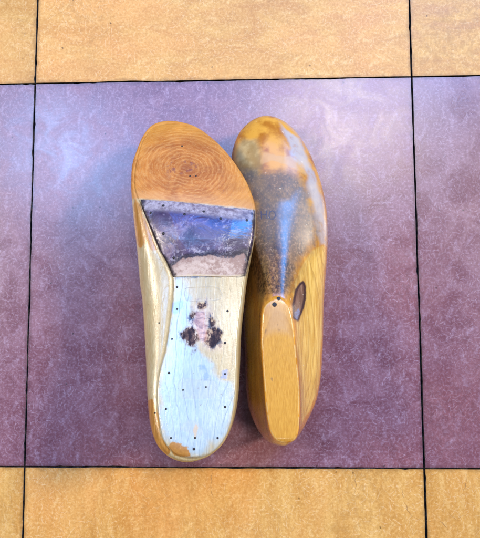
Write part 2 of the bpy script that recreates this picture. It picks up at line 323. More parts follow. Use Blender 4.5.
        s.t.links.new(x.outputs[0], s.out.inputs[0])
        return s.m

# ------------------------------------------------------------------ floor
def tile_material(name, dark, mid, light, hair, red, stretch, cracks):
    s = N(name); uv = s.uv()
    big = s.noise(s.scale(uv, stretch), 9, 4, .6, dims='2D')
    med = s.noise(s.scale(uv, stretch), 42, 5, .65, .6, dims='2D')
    fine = s.noise(uv, 520, 4, .75, dims='2D')
    c = s.mix(s.step(med, .26, .74), dark, mid)
    soft = s.noise(s.scale(uv, stretch), 110, 3, .6, 1.2, dims='2D')
    c = s.mix(s.mul(s.step(soft, .52, .72), .1), c, light)
    c = s.mix(s.mul(s.step(soft, .45, .3), .24), c, tuple(v*.7 for v in dark))
    c = s.mix(s.mul(s.step(big, .42, .7), .55), c, red)
    c = s.mix(s.mul(s.step(fine, .48, .72), .38), c, light)
    c = s.mix(s.mul(s.step(fine, .5, .3), .3), c, tuple(v*.55 for v in dark))
    chip = s.hairs(uv, .017, .42, .13, .75, 1, .5, fixed=(1.4 if stretch[0] >= 1 else .2, 1.6))
    c = s.mix(s.mul(chip, s.step(fine, .3, .6, .05, .26)), c, light)
    chip2 = s.hairs(uv, .011, .45, .1, .6, 2, .8)
    c = s.mix(s.mul(chip2, .25), c, dark)
    sc = None
    for cell, ln, wd, de, sd, w in ((.0036, .6, .11, .7, 3, .5), (.0054, .62, .075, .6, 4, .6), (.009, .65, .03, .55, 5, .65),
                                    (.02, .6, .010, .4, 6, .6), (.07, .7, .0032, .4, 8, .5)):
        h = s.mul(s.hairs(uv, cell, ln, wd, de, sd, .7), w)
        sc = h if sc is None else s.mx(sc, h)
    sc = s.mul(sc, s.mul(s.step(s.noise(uv, 24, 3, .6, dims='2D'), .3, .62, .25, 1.), s.step(s.noise(uv, 260, 2, .6, dims='2D'), .3, .6, .25, 1.)))
    c = s.mix(s.mul(sc, hair[1]), c, hair[0])
    pits = s.hairs(uv, .02, .05, .045, .16, 9)
    c = s.mix(s.mul(pits, .8), c, tuple(v*.2 for v in dark))
    hgt = s.add(s.mul(fine, .25), s.mul(med, .5))
    at = s.attr('tone'); c = s.mix(s.mul(s.attr('tone'), .5), c, tuple(v*.45 for v in mid))
    # grime along the tile edges
    tu = s.n('ShaderNodeUVMap', uv_map='TileUV').outputs[0]; t = s.xyz(tu)
    ed = s.math('MINIMUM', s.math('MINIMUM', t[0], s.sub(1., t[0])), s.math('MINIMUM', t[1], s.sub(1., t[1])))
    gr = s.step(s.add(ed, s.mul(s.sub(s.noise(uv, 120, 3, .6, dims='2D'), .5), .02)), .012, .001)
    c = s.mix(s.mul(gr, .5), c, tuple(v*.45 for v in dark))
    dirt = s.mul(s.step(s.noise(uv, 9, 3, .6, dims='2D'), .5, .72), s.step(s.noise(uv, 180, 3, .7, dims='2D'), .4, .62))
    c = s.mix(s.mul(dirt, .35), c, tuple(v*.6 for v in dark))
    rough = s.add(s.add(.27, s.mul(sc, .1)), s.mul(s.step(med, .3, .7), .08))
    return s.bsdf(c, rough if name[0] == 'p' else s.add(rough, .12), .85 if name[0] == 'p' else .3, height=hgt, bump=.25, dist=.0004)

purple = lambda n, st: tile_material(n, (.150, .052, .066), (.215, .092, .115), (.40, .27, .33), ((.58, .44, .51), .36), (.235, .080, .082), st, False)
tan = lambda n, st, ck: tile_material(n, (.47, .215, .043), (.58, .315, .08), (.76, .51, .20), ((.90, .74, .46), .36), (.66, .29, .075), st, ck)
seam = N('seam_dirt')
seam_m = seam.bsdf(seam.mix(seam.step(seam.noise(seam.obj(), 160, 4, .7), .4, .68), (.004, .004, .005), (.085, .065, .05)), .9, .2)
crack = N('crack_dirt'); crack_m = crack.bsdf((.33, .17, .055), .8, .2)
mats = [seam_m, purple('purple_vinyl', (1, 1, 1)), tan('tan_vinyl_far', (.55, 1.2, 1), False), tan('tan_vinyl_near', (1.5, .5, 1), True), crack_m]

def make_floor():
    T = 305.; V = []; F = []; MI = []; UV = []; TONE = []
    V += [(-1900, -1900, -3), (1900, -1900, -3), (1900, 1900, -3), (-1900, 1900, -3)]; F.append((0, 1, 2, 3)); MI.append(0); UV.append([(0, 0)]*4); TONE.append(0)
    K = 5
    for iy in range(-K, K+1):
        for ix in range(-K, K+1):
            gx0 = .5 + (.2 if ix == 1 else 0); gx1 = .5; gy0 = .42; gy1 = .42
            x0, x1 = (ix-.5)*T + gx0, (ix+.5)*T - gx1; y0, y1 = (iy-.5)*T + gy0, (iy+.5)*T - gy1
            near = abs(ix) <= 2 and abs(iy) <= 2; ns = 90 if near else 4
            def edge(ax, ay, bx, by):
                o = []; nx, ny = (by-ay)/T, -(bx-ax)/T; w = 0
                for k in range(ns):
                    t = k/ns; w = .85*w + rng.normal(0, .1) if near else 0
                    j = w * min(1, 6*t, 6*(1-t))
                    if near and rng.random() < .03: j -= rng.uniform(.2, .6)     # chipped edge
                    o.append((ax+(bx-ax)*t - nx*max(0, -j) + nx*min(.3, max(0, j)), ay+(by-ay)*t - ny*max(0, -j) + ny*min(.3, max(0, j))))
                return o
            loopp = edge(x0, y0, x1, y0) + edge(x1, y0, x1, y1) + edge(x1, y1, x0, y1) + edge(x0, y1, x0, y0)
            n = len(loopp); cx, cy = (x0+x1)/2, (y0+y1)/2; zt = rng.uniform(-.12, 0) if (ix, iy) != (0, 0) else 0
            q = 1 if iy % 2 == 0 else (2 if iy > 0 else 3)
            ou, ov = rng.uniform(0, 9, 2); tone = rng.uniform(0, .35) if ix else 0
            base = len(V)
            for (px, py) in loopp: V.append((px, py, -2.9))
            for (px, py) in loopp: V.append((px, py, zt-.35))
            for (px, py) in loopp: V.append((px+(cx-px)*.0014, py+(cy-py)*.0014, zt))
            uvf = lambda i: (V[i][0]*MM + ou, V[i][1]*MM + ov)
            for r in range(2):
                for k in range(n):
                    k2 = (k+1) % n; f = (base+r*n+k, base+r*n+k2, base+(r+1)*n+k2, base+(r+1)*n+k)
                    F.append(f); MI.append(0); UV.append([uvf(i) for i in f]); TONE.append(1.2)
            f = tuple(base+2*n+k for k in range(n)); F.append(f); MI.append(q); UV.append([uvf(i) for i in f]); TONE.append(tone)
    TUV = [[(.5, .5)]*len(f) for f in F]
    for k, f in enumerate(F):
        if MI[k]:
            x, y = sum(V[i][0] for i in f)/len(f), sum(V[i][1] for i in f)/len(f)
            ax, ay = math.floor(x/T+.5), math.floor(y/T+.5)
            TUV[k] = [(V[i][0]/T+.5-ax, V[i][1]/T+.5-ay) for i in f]
    for ln in CRACKS:                                     # hairline cracks with tapering ends, .1 mm proud
        pts = []
        for a, b in zip(ln[:-1], ln[1:]):
            m = max(3, int(math.dist(a, b)/.8))
            pts += [(a[0]+(b[0]-a[0])*t/m, a[1]+(b[1]-a[1])*t/m) for t in range(m)]
        pts.append(tuple(ln[-1])); base = len(V); ph = rng.uniform(0, 9)
        for i, p in enumerate(pts):
            a, b = pts[max(0, i-1)], pts[min(len(pts)-1, i+1)]; d = Vector((b[0]-a[0], b[1]-a[1])).normalized()
            jx = .35*math.sin(i*.9+ph) + rng.normal(0, .12); w = (.13 + .09*math.sin(i*.37+ph))*min(1, i/6+.1, (len(pts)-1-i)/6+.1)
            for sg in (-1, 1): V.append((p[0]-d.y*(jx+w*sg), p[1]+d.x*(jx+w*sg), .06))
            if i: F.append((base+2*i-2, base+2*i, base+2*i+1, base+2*i-1)); MI.append(4); UV.append([(0, 0)]*4); TUV.append([(.5, .5)]*4); TONE.append(0)
    me = bpy.data.meshes.new('floor'); me.from_pydata([Vector(v)*MM for v in V], [], F)
    for m in mats: me.materials.append(m)
    me.polygons.foreach_set('material_index', MI)
    ul = me.uv_layers.new(name='UVMap'); ul.data.foreach_set('uv', [c for u in UV for p in u for c in p])
    ul = me.uv_layers.new(name='TileUV'); ul.data.foreach_set('uv', [c for u in TUV for p in u for c in p])
    a = me.attributes.new('tone', 'FLOAT', 'FACE'); a.data.foreach_set('value', TONE)
    o = bpy.data.objects.new('floor', me); col.objects.link(o); o['kind'] = 'structure'
    o['label'] = 'purple and tan vinyl floor tiles with dark seams under the lasts'
    return o
make_floor()

# ------------------------------------------------------------------ objects
def thing(name, label, cat, loc, group=None):
    o = bpy.data.objects.new(name, None); o.empty_display_size = .02; col.objects.link(o); o.location = loc
    o['label'] = label; o['category'] = cat
    if group: o['group'] = group
    return o
def part(name, V, F, mat, parent, attrs=None, smooth=True, label=None, base=None):
    """V in world mm; stored relative to the thing's base"""
    org = np.array(base if base is not None else parent.location)*1000
    me = bpy.data.meshes.new(name); me.from_pydata([tuple(x) for x in (np.asarray(V, float)-org)*MM], [], F)
    if attrs:
        for k, v in attrs.items():
            a = me.attributes.new(k, 'FLOAT', 'POINT'); a.data.foreach_set('value', np.asarray(v, np.float32))
    me.materials.append(mat)
    if smooth: me.polygons.foreach_set('use_smooth', [True]*len(me.polygons))
    me.validate(); me.update()
    o = bpy.data.objects.new(name, me); col.objects.link(o); o.parent = parent
    if label: o['label'] = label
    return o
def disc(p, n, r, h, seg=14):
    """low domed nail head at p with normal n (mm)"""
    n = Vector(n).normalized(); t = n.orthogonal().normalized(); b = n.cross(t); V = []; F = []
    prof = [(1, -.6), (1, h*.35), (.8, h*.8), (.4, h)]
    for rr, z in prof:
        for k in range(seg):
            a = 2*math.pi*k/seg; V.append(tuple(Vector(p) + (t*math.cos(a)+b*math.sin(a))*r*rr + n*z))
    for j in range(len(prof)-1):
        for k in range(seg): F.append((j*seg+k, j*seg+(k+1) % seg, (j+1)*seg+(k+1) % seg, (j+1)*seg+k))
    F.append(tuple((len(prof)-1)*seg+k for k in range(seg)))
    return V, F
def drape(lines, bvh, w, h):
    """thin strips following the polylines over a surface (mm)"""
    V = []; F = []
    for ln in lines:
        P = []
        for a, b in zip(ln[:-1], ln[1:]):
            m = max(2, int(math.dist(a, b)/.25))
            P += [(a[0]+(b[0]-a[0])*t/m, a[1]+(b[1]-a[1])*t/m) for t in range(m)]
        P.append(tuple(ln[-1])); base = len(V); k = 0
        for i, p in enumerate(P):
            q0 = P[max(0, i-1)]; q1 = P[min(len(P)-1, i+1)]; d = Vector((q1[0]-q0[0], q1[1]-q0[1])); d.normalize()
            for sgn in (-1, 1):
                x, y = p[0]-d.y*w/2*sgn, p[1]+d.x*w/2*sgn
                hh = bvh.ray_cast(Vector((x, y, 300)), Vector((0, 0, -1)))
                V.append((x, y, hh[0].z+h))
            if i: F.append((base+2*i-2, base+2*i-1, base+2*i+1, base+2*i))
    return V, F

# ---- materials of the lasts
def wood_left():
    s = N('pale_maple'); o = s.obj(); x, y, z = s.xyz(o)[:3]
    fibre = s.noise(s.scale(o, (1, .06, 1)), 900, 4, .6)
    big = s.noise(s.scale(o, (1, .35, 1)), 45, 3)
    fine = s.noise(o, 700, 3, .65)
    n5 = s.sub(s.noise(o, 260, 4, .65), .5)                  # ragged edges, +-0.5
    n6 = s.sub(s.noise(o, 90, 3, .6), .5)
    # long growth lines, flaring towards the heel
    gx = s.add(s.attr('grain'), s.mul(s.sub(s.noise(s.scale(o, (1, .4, 1)), 42, 3), .5), 15))
    g = s.math('FRACT', s.mul(gx, .2))
    line = s.mx(s.step(g, .9, .995), s.step(g, .05, .0)); soft = s.step(g, .3, 1.)
    c = s.mix(s.step(fibre, .3, .7), (.37, .265, .115), (.49, .385, .20))
    c = s.mix(s.mul(soft, .22), c, (.50, .33, .13))
    c = s.mix(s.mul(line, s.step(big, .35, .6, .05, .3)), c, (.30, .20, .10))
    c = s.mix(s.mul(s.step(big, .5, .75), .3), c, (.58, .38, .12))
    side = s.step(s.attr('sole'), .55, .45)
    diag = s.noise(s.scale(s.vm('ADD', o, s.vec(s.mul(y, .8), 0., 0.)), (1, .07, .6)), 620, 3, .6)
    c = s.mix(s.mul(s.mul(side, s.step(diag, .45, .62)), .45), c, (.40, .27, .11))
    # pale blue sky reflection on shank and heel, painted into the wood colour
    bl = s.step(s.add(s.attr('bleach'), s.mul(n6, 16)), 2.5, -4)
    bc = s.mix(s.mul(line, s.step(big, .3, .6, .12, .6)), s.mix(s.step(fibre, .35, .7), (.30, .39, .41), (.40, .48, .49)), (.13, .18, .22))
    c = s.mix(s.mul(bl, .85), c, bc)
    # amber old varnish
    am = s.step(s.add(s.attr('amber'), s.mul(n6, 7)), .6, -.6)
    c = s.mix(s.mul(am, .9), c, s.mix(s.step(fibre, .3, .7), (.30, .11, .012), (.50, .22, .03)))
    am2 = s.step(s.add(s.attr('amber_sole'), s.mul(n5, 5)), .5, -.5)
    c = s.mix(s.mul(am2, .95), c, s.mix(fine, (.26, .095, .014), (.50, .225, .04)))
    # orange toe with rings round a knot
    kd = s.add(s.attr('knot'), s.mul(s.sub(s.noise(o, 22, 4, .5, .7), .5), 19))
    brk = s.step(s.noise(o, 60, 3), .3, .62)
    rw = s.mul(s.math('SINE', s.add(s.mul(kd, 2.1), s.mul(n6, 2.5))), s.lerp(brk, .35, 1.))
    rw2 = s.math('SINE', s.add(s.mul(kd, 4.3), s.mul(n6, 5)))
    toe = s.step(s.add(s.attr('toe'), s.mul(n6, 3)), .8, -1.5)
    sw = s.noise(s.scale(o, (1, 1, 1)), 40, 3, .6, 1.)
    tc = s.mix(s.step(sw, .35, .65), (.33, .088, .012), (.49, .170, .029))
    pores = s.step(s.noise(s.vec(s.mul(s.attr('knot'), .0011), s.mul(s.math('ARCTAN2', s.sub(y, .074), x), .006), 0.), 900, 3, .6), .42, .62)
    tc = s.mix(s.mul(pores, .3), tc, (.62, .33, .10))
    tc = s.mix(s.mul(s.step(s.noise(o, 30, 3, .6, .8), .5, .68), .5), tc, (.27, .075, .016))
    tc = s.mix(s.mul(s.step(rw, .1, .9), s.lerp(s.step(s.noise(o, 34, 3), .4, .62), .05, .5)), tc, (.30, .085, .018))
    tc = s.mix(s.mul(s.step(rw, -.2, -1.), .2), tc, (.66, .35, .11))
    tc = s.mix(s.mul(s.step(rw2, .2, 1.), s.mul(brk, .22)), tc, (.30, .10, .03))
    tc = s.mix(s.step(kd, 8, 0, 0, .6), tc, (.20, .055, .025))
    tc = s.mix(s.mul(s.step(s.noise(o, 110, 3, .6, 1.5), .55, .68), s.step(s.attr('knot'), 16, 6)), tc, (.22, .07, .04))
    tc = s.mix(s.mul(s.step(fine, .5, .75), .25), tc, (.70, .42, .16))
    pal = s.step(s.add(s.attr('toe'), s.mul(n6, 8)), -9, -1)
    tc = s.mix(s.mul(pal, .3), tc, (.60, .36, .20))
    rim = s.step(s.add(s.attr('knot'), s.mul(n6, 14)), 20, 44)
    tc = s.mix(s.mul(rim, .4), tc, (.60, .27, .025))
    c = s.mix(toe, c, tc)
    # burns, stains, scribed outlines
    strk = s.sub(s.noise(s.scale(o, (1, .3, 1)), 420, 4, .7), .5); blot = s.sub(s.noise(o, 150, 4, .65), .5)
    st = s.step(s.add(s.attr('stain'), s.add(s.mul(blot, 12), s.mul(strk, 5))), 3, -4)
    c = s.mix(s.mul(st, .6), c, s.mix(s.step(blot, -.1, .1), (.40, .24, .15), (.60, .44, .32)))
    pk = s.step(s.add(s.attr('pink'), s.add(s.mul(blot, 6), s.mul(strk, 3))), 1., -1.)
    pc = s.mix(s.step(blot, -.1, .12), (.27, .105, .065), (.52, .29, .20))
    pc = s.mix(s.mul(s.step(s.noise(s.scale(o, (.5, 1.6, 1)), 210, 3, .6, 1.), .52, .62), .6), pc, (.14, .05, .04))
    sd = s.add(s.attr('spot'), s.add(s.mul(blot, 14), s.mul(strk, 10)))
    sd = s.add(sd, s.mul(s.step(s.noise(s.scale(o, (1, .45, 1)), 330, 3, .7), .52, .64), 3.)); sp = s.step(sd, 1.5, .3); br = s.step(sd, 4., .6)
    c = s.mix(s.mul(br, .7), c, (.16, .085, .06))
    c = s.mix(s.mul(sp, .97), c, s.mix(s.step(s.add(strk, blot), -.12, .16), (.016, .010, .018), (.13, .075, .06)))
    c = s.mix(s.mul(pk, .93), c, pc)
    bs = s.step(s.add(s.attr('blue'), s.mul(n5, 5)), .8, -.6)
    c = s.mix(s.mul(bs, .62), c, (.16, .24, .42))
    rg = s.step(s.add(s.attr('plug'), s.mul(n5, 2)), .4, -.6)
    c = s.mix(s.mul(rg, .16), c, (.42, .33, .20))
    tr = s.step(s.add(s.attr('tri'), s.mul(n5, 3)), .4, -.3)
    c = s.mix(s.mul(tr, .8), c, (.52, .36, .20))
    pad_border = s.mul(s.step(s.add(s.attr('pad'), s.add(s.mul(n5, 5), s.mul(n6, 5))), 1.6, -.4), s.step(toe, .6, .2, .35, 1.))
    c = s.mix(s.mul(pad_border, .8), c, (.035, .022, .018))  # ragged dark border around the pad
    ed = s.mul(s.step(s.attr('edge'), .9, .1), s.step(s.noise(o, 150, 2), .45, .62))
    c = s.mix(s.mul(ed, .5), c, (.16, .09, .04))
    dots = s.step(s.noise(o, 520, 1), .74, .78)
    c = s.mix(s.mul(dots, .5), c, (.20, .12, .07))
    rough = s.add(s.lerp(s.mx(toe, s.step(s.attr('spot'), 2., .5)), .3, .5), s.mul(s.sub(fine, .5), .15))
    hgt = s.add(s.add(s.mul(s.lerp(toe, fibre, s.noise(s.vec(s.attr('knot'), y), 300, 3)), .35), s.mul(line, -.2)), s.add(s.mul(rg, -.15), s.mul(fine, .3)))
    coat = s.lerp(s.mx(toe, side), .55, s.lerp(toe, .25, .08))
    return s.bsdf(c, rough, s.mul(s.step(s.attr('spot'), .4, 2., .2, 1.), s.lerp(toe, .5, .2)), s.mul(coat, s.step(s.attr('spot'), .5, 2.)), .2, hgt, .35, .0004)

def pad_mat():
    s = N('worn_leather'); o = s.obj()
    fine = s.noise(o, 800, 4, .65); n6 = s.sub(s.noise(o, 110, 5, .65), .5); n5 = s.sub(s.noise(o, 380, 4, .7), .5); n3 = s.sub(s.noise(o, 45, 4, .6, .6), .5)
    v = s.attr('down')                                     # mm from the toe-side edge
    rag = s.add(s.mul(n6, 7), s.mul(n5, 5))
    c = s.mix(s.step(n3, -.12, .14), (.034, .017, .044), (.105, .062, .115))
    c = s.mix(s.mul(s.step(s.add(n6, n5), .02, .25), .6), c, (.27, .21, .27))
    c = s.mix(s.mul(s.step(s.add(n3, n6), .1, .3), .5), c, (.20, .10, .09))
    band = s.step(s.add(v, s.mul(rag, .8)), 9., 5.5)
    c = s.mix(s.mul(band, .72), c, s.mix(s.step(s.add(n5, n6), -.2, .2), (.15, .11, .12), (.42, .36, .36)))
    bd = s.add(s.attr('bare'), rag)                        # negative inside the bare strip
    mid = s.mul(s.step(s.add(s.attr('bare'), s.mul(n6, 12)), 9, 3), s.step(s.add(n5, s.mul(n6, .6)), .0, .12))
    c = s.mix(s.mul(mid, .55), c, (.46, .40, .42))
    dark = s.mul(s.step(bd, -1.5, .5), s.step(s.add(s.attr('bare'), s.mul(n6, 14)), 5., 1.))
    c = s.mix(s.mul(dark, .85), c, (.016, .010, .014))
    bot = s.step(bd, .6, -.8)
    bc = s.mix(s.step(s.add(n3, n5), -.15, .15), (.34, .215, .155), (.55, .41, .31))
    bc = s.mix(s.mul(s.step(s.attr('bare'), -5, 0), .5), bc, (.26, .15, .12))
    c = s.mix(s.mul(bot, .94), c, bc)
    sk = s.step(s.add(s.attr('up'), s.mul(n5, 4)), 1.6, .3)
    c = s.mix(s.mul(sk, .6), c, (.60, .48, .27))
    ed = s.step(s.add(s.attr('lat'), s.add(s.mul(n6, 7), s.mul(n5, 5))), 3., .4)
    c = s.mix(s.mul(ed, .88), c, (.014, .009, .012))
    spk = s.step(s.add(n5, s.mul(n6, .5)), .2, .26)
    c = s.mix(s.mul(spk, .7), c, s.mix(bot, (.50, .46, .52), (.12, .07, .05)))
    wear = s.mx(s.mx(s.mx(bot, s.mul(ed, .8)), s.mul(band, .6)), s.mul(s.step(n3, .1, .25), .5))
    rough = s.add(s.lerp(wear, .25, .65), s.mul(n6, .3))
    hgt = s.add(s.mul(fine, s.lerp(bot, .06, .3)), s.add(s.add(s.mul(n6, .6), s.mul(n3, 4.)), s.mul(bot, -.35)))
    return s.bsdf(c, rough, s.lerp(wear, .4, .15), s.mul(s.sub(1., wear), .95), s.add(.3, s.mul(s.math('ABSOLUTE', n6), .4)), hgt, .3, .0006)

def wood_right():
    s = N('amber_maple'); o = s.obj()
    fibre = s.noise(s.scale(o, (1, .07, .5)), 700, 4, .6); fine = s.noise(o, 650, 4, .7)
    big = s.noise(s.scale(o, (1, .4, 1)), 48, 3)
    n5 = s.sub(s.noise(o, 230, 4, .65), .5); n6 = s.sub(s.noise(o, 70, 4, .6), .5)
    c = s.mix(s.step(fibre, .3, .7), (.48, .17, .010), (.70, .31, .026))
    c = s.mix(s.mul(s.step(big, .5, .7), .5), c, (.17, .055, .006))
    # flank: pale with sweeping figure
    gx = s.add(s.add(s.attr('grain'), s.mul(s.sub(s.noise(s.scale(o, (1, .35, 1)), 55, 2), .5), 14)), 0.)
    g = s.math('FRACT', s.mul(gx, .16)); line = s.step(g, .72, .98)
    fl = s.step(s.add(s.attr('flank'), s.mul(n6, 6)), 1., -1.)
    fc = s.mix(s.step(fibre, .3, .7), (.54, .28, .04), (.78, .50, .125))
    fc = s.mix(s.mul(line, .5), fc, (.33, .16, .03)); fc = s.mix(s.mul(s.step(big, .52, .7), .5), fc, (.42, .20, .03))
    c = s.mix(s.mul(fl, .92), c, fc)
    # toe: amber varnish, grey and cream worn places
    ty = s.step(s.xyz(o)[1], .048, .058)
    tc = s.mix(s.step(n6, -.12, .12), (.36, .125, .012), (.58, .27, .035))
    c = s.mix(ty, c, tc)
    gr = s.step(s.add(s.attr('grey'), s.mul(n6, 10)), 3., -4.)
    c = s.mix(s.mul(gr, .68), c, s.mix(s.step(n6, -.15, .15), (.27, .21, .085), (.42, .36, .19)))
    cr = s.step(s.add(s.attr('cream_toe'), s.mul(n6, 8)), .8, -1)
    c = s.mix(s.mul(cr, .7), c, (.52, .29, .09))
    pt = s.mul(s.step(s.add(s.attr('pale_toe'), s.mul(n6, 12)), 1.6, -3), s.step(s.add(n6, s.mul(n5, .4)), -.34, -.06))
    c = s.mix(s.mul(pt, .62), c, (.38, .43, .45))  # light bluish window reflection painted along the right rim
    # dark speckled wear over the vamp
    dd = s.add(s.attr('dark'), s.add(s.mul(n6, 13), s.mul(n5, 5)))
    dk = s.step(dd, 3.2, -4.5); n3 = s.sub(s.noise(o, 38, 4, .65, .5), .5); f2 = s.noise(s.scale(o, (1, .7, 1)), 620, 4, .75)
    dc = s.mix(s.step(s.add(n3, s.mul(n6, .6)), -.2, .18), (.010, .006, .004), (.075, .045, .030))
    dc = s.mix(s.mul(s.step(f2, .53, .63), .62), dc, (.36, .23, .14))
    dc = s.mix(s.mul(s.step(f2, .46, .36), .65), dc, (.008, .005, .004))
    dc = s.mix(s.mul(s.step(n6, .0, .22), .5), dc, (.22, .10, .028))
    dc = s.mix(s.mul(s.step(s.xyz(o)[1], .02, .045), .4), dc, (.22, .19, .15))
    lowleft = s.mul(s.step(s.xyz(o)[0], .006, -.010), s.step(s.xyz(o)[1], .035, .01))
    dc = s.mix(s.mul(lowleft, .7), dc, s.mix(s.step(f2, .4, .65), (.012, .006, .003), (.22, .10, .025)))
    c = s.mix(s.mul(s.step(dd, 7, 0), .35), c, (.20, .085, .02))
    c = s.mix(s.mul(dk, s.step(f2, .3, .55, .98, .78)), c, dc)
    # knot in the flank
    kn = s.add(s.attr('knot'), s.mul(n5, 1.2))
    c = s.mix(s.step(kn, 3.4, .2, 0, .35), c, (.30, .13, .03))
    c = s.mix(s.step(kn, 1.3, .2), c, (.04, .018, .014))
    c = s.mix(s.step(kn, -.4, -1.3), c, s.mix(s.step(fibre, .3, .7), (.12, .055, .028), (.27, .15, .085)))
    kl = s.step(s.add(s.attr('knot_low'), s.mul(n5, 2)), .5, -.5)
    c = s.mix(s.mul(kl, s.step(fine, .35, .6, .3, .9)), c, (.16, .22, .33))
    # rubbed edge of the cone top
    ed = s.mul(s.step(s.add(s.attr('rimz'), s.mul(n5, .8)), 1., .4), s.step(s.noise(o, 160, 2), .38, .55))
    c = s.mix(s.mul(ed, .6), c, (.66, .46, .18))
    dots = s.step(s.noise(o, 330, 1), .76, .80); c = s.mix(s.mul(dots, .4), c, (.72, .6, .42))
    rough = s.add(s.lerp(dk, s.lerp(ty, .28, .3), .55), s.mul(s.sub(fine, .5), .2))
    hgt = s.add(s.mul(fine, s.lerp(dk, .12, .22)), s.add(s.mul(fibre, .2), s.mul(n6, .3)))
    return s.bsdf(c, rough, s.lerp(dk, s.lerp(ty, .5, .22), .18), s.mul(s.lerp(dk, s.lerp(ty, .6, .15), s.step(s.add(s.attr('polish'), s.mul(n6, 6)), 3., -3., .12, 1.)), s.step(n6, -.3, .0, .75, 1.)), s.add(s.lerp(dk, .12, .25), s.mul(s.math('ABSOLUTE', n6), .2)), hgt, .3, .0004)

def wood_top():
    s = N('golden_end'); o = s.obj()
    fibre = s.noise(s.scale(o, (1, .02, 1)), 2600, 3, .6); fine = s.noise(o, 700, 3, .7)
    n6 = s.sub(s.noise(s.scale(o, (1, .5, 1)), 75, 3), .5)
    g = s.math('FRACT', s.mul(s.add(s.attr('arch'), s.mul(n6, 6)), .09)); line = s.mul(s.step(g, .3, .96), s.step(g, 1., .97))
    c = s.mix(s.step(fibre, .2, .8), (.44, .19, .022), (.62, .315, .05))
    c = s.mix(s.mul(s.mul(line, s.step(s.attr('arch'), -14, -6)), s.mul(s.step(s.attr('arch'), 30, 8), .55)), c, (.36, .15, .02))
    p = s.step(s.add(s.attr('pale'), s.mul(n6, 5)), 1.5, -6)
    c = s.mix(s.mul(p, .75), c, s.mix(fibre, (.40, .21, .08), (.56, .34, .16)))
    sp = s.step(s.add(s.noise(s.scale(o, (1, .5, 1)), 210, 2), 0.), .70, .74); c = s.mix(s.mul(sp, .6), c, (.22, .12, .05))
    dr = s.step(s.noise(o, 60, 2), .55, .75); c = s.mix(s.mul(dr, .3), c, (.40, .19, .03))
    hgt = s.add(s.mul(fibre, .4), s.mul(fine, .2))
    return s.bsdf(c, s.add(.3, s.mul(s.sub(fine, .5), .2)), .5, .5, .15, hgt, .3, .0003)

def plain(name, a, b, sc, rough, metal=0):
    s = N(name); f = s.noise(s.obj(), sc, 3, .6)
    m = s.bsdf(s.mix(f, a, b), rough, .5, height=f, bump=.3, dist=.0003)
    if metal: [x for x in s.t.nodes if x.type == 'BSDF_PRINCIPLED'][0].inputs['Metallic'].default_value = metal
    return m
nail_m = plain('rusted_iron', (.006, .005, .006), (.03, .022, .02), 900, .55, .3)
hole_m = plain('dirt_filled', (.006, .004, .003), (.03, .018, .01), 900, .9)
ink_m = plain('stamped_ink', (.03, .026, .04), (.10, .085, .11), 900, .6)

GROUP = 'pair of wooden shoe lasts'
# ---- left last, sole up
V, F, sole, L0 = build_left(LEFT); ft = LEFT['feat']
base = (float(V[:, 0].mean())*MM, float(V[:, 1].mean())*MM, 0)
left = thing('shoe_last', 'pale shoe last lying sole up, orange toe and dark leather pad at its ball', 'shoe last', base, GROUP)
bvhL = BVHTree.FromPolygons([Vector(v) for v in V], F)
hx, hy = LEFT['sole_l'][0]
yy = V[:, 1]; cx = pchip([-125, -60, 0, 60], [hx+2, hx+4, hx+4, hx], yy)
wid = pchip([-125, -105, -70, -20, 40, 120], [.5, .75, 1.15, 1.0, .9, 1.2], yy)
grain = (V[:, 0]-cx)/wid + 6*np.exp(-((yy+100)/24)**2)*np.sign(V[:, 0]-cx)*.4 + V[:, 2]*.1
kc = np.array(ft['knot'][0]); dk = V[:, :2]-kc
ca, sa = math.cos(-.25), math.sin(-.25); ex = dk[:, 0]*ca+dk[:, 1]*sa; ey = -dk[:, 0]*sa+dk[:, 1]*ca
U = lambda name: np.min([poly_sdf(V, p) for p in ft[name]], axis=0)
far = np.where(sole > .5, 0, 60.)
U2 = lambda name: np.min([poly_sdf(V, p) for p in ft[name]], axis=0)
edge_l = [[list(p) for p in L0[::4, :2]] + [list(L0[0, :2])]]
tl = np.array(ft['pad'][0]); tr = np.array(ft['pad'][4]); td = (tr-tl)/np.linalg.norm(tr-tl)
att = dict(sole=sole, toe=-((V[:, 1]-tl[1])*td[0] - (V[:, 0]-tl[0])*td[1]) + .5, grain=grain, knot=np.hypot(ex*.85, ey*1.15),
           bleach=poly_sdf(V, ft['bleach'])+far, amber=U('amber')+np.where(sole > .5, 3, 0), amber_sole=poly_sdf(V, ft['amber_sole']),
           stain=U('stain')+far, pink=poly_sdf(V, ft['pink'])+far, spot=U('spot_a')+far, blue=U('blue')+far,
           plug=U2('rings')+far, tri=poly_sdf(V, ft['tri'])+far, pad=poly_sdf(V, ft['pad'])+2*np.clip(pchip(LEFT['zy'], LEFT['zz'], V[:, 1])-V[:, 2]-2.5, 0, 30), edge=line_dist(V, edge_l)+far)
part('body', V, F, wood_left(), left, att)
pencil_m = plain('scribed_line', (.24, .19, .12), (.44, .40, .31), 500, .7)
for ln in ft['rings'][:1]:
    P = np.array(ln, float); Q = []
    for i in range(len(P)-1):                      # rounded corners
        p0, p1, p2, p3 = P[max(i-1, 0)], P[i], P[i+1], P[min(i+2, len(P)-1)]
        for t in np.linspace(0, 1, 8, endpoint=False):
            Q.append(.5*((2*p1)+(-p0+p2)*t+(2*p0-5*p1+4*p2-p3)*t*t+(-p0+3*p1-3*p2+p3)*t**3))
    vv, ff = drape([[tuple(v) for v in Q] + [tuple(P[-1])]], bvhL, .26, .03)
    part('scribed_outline', vv, ff, pencil_m, left)

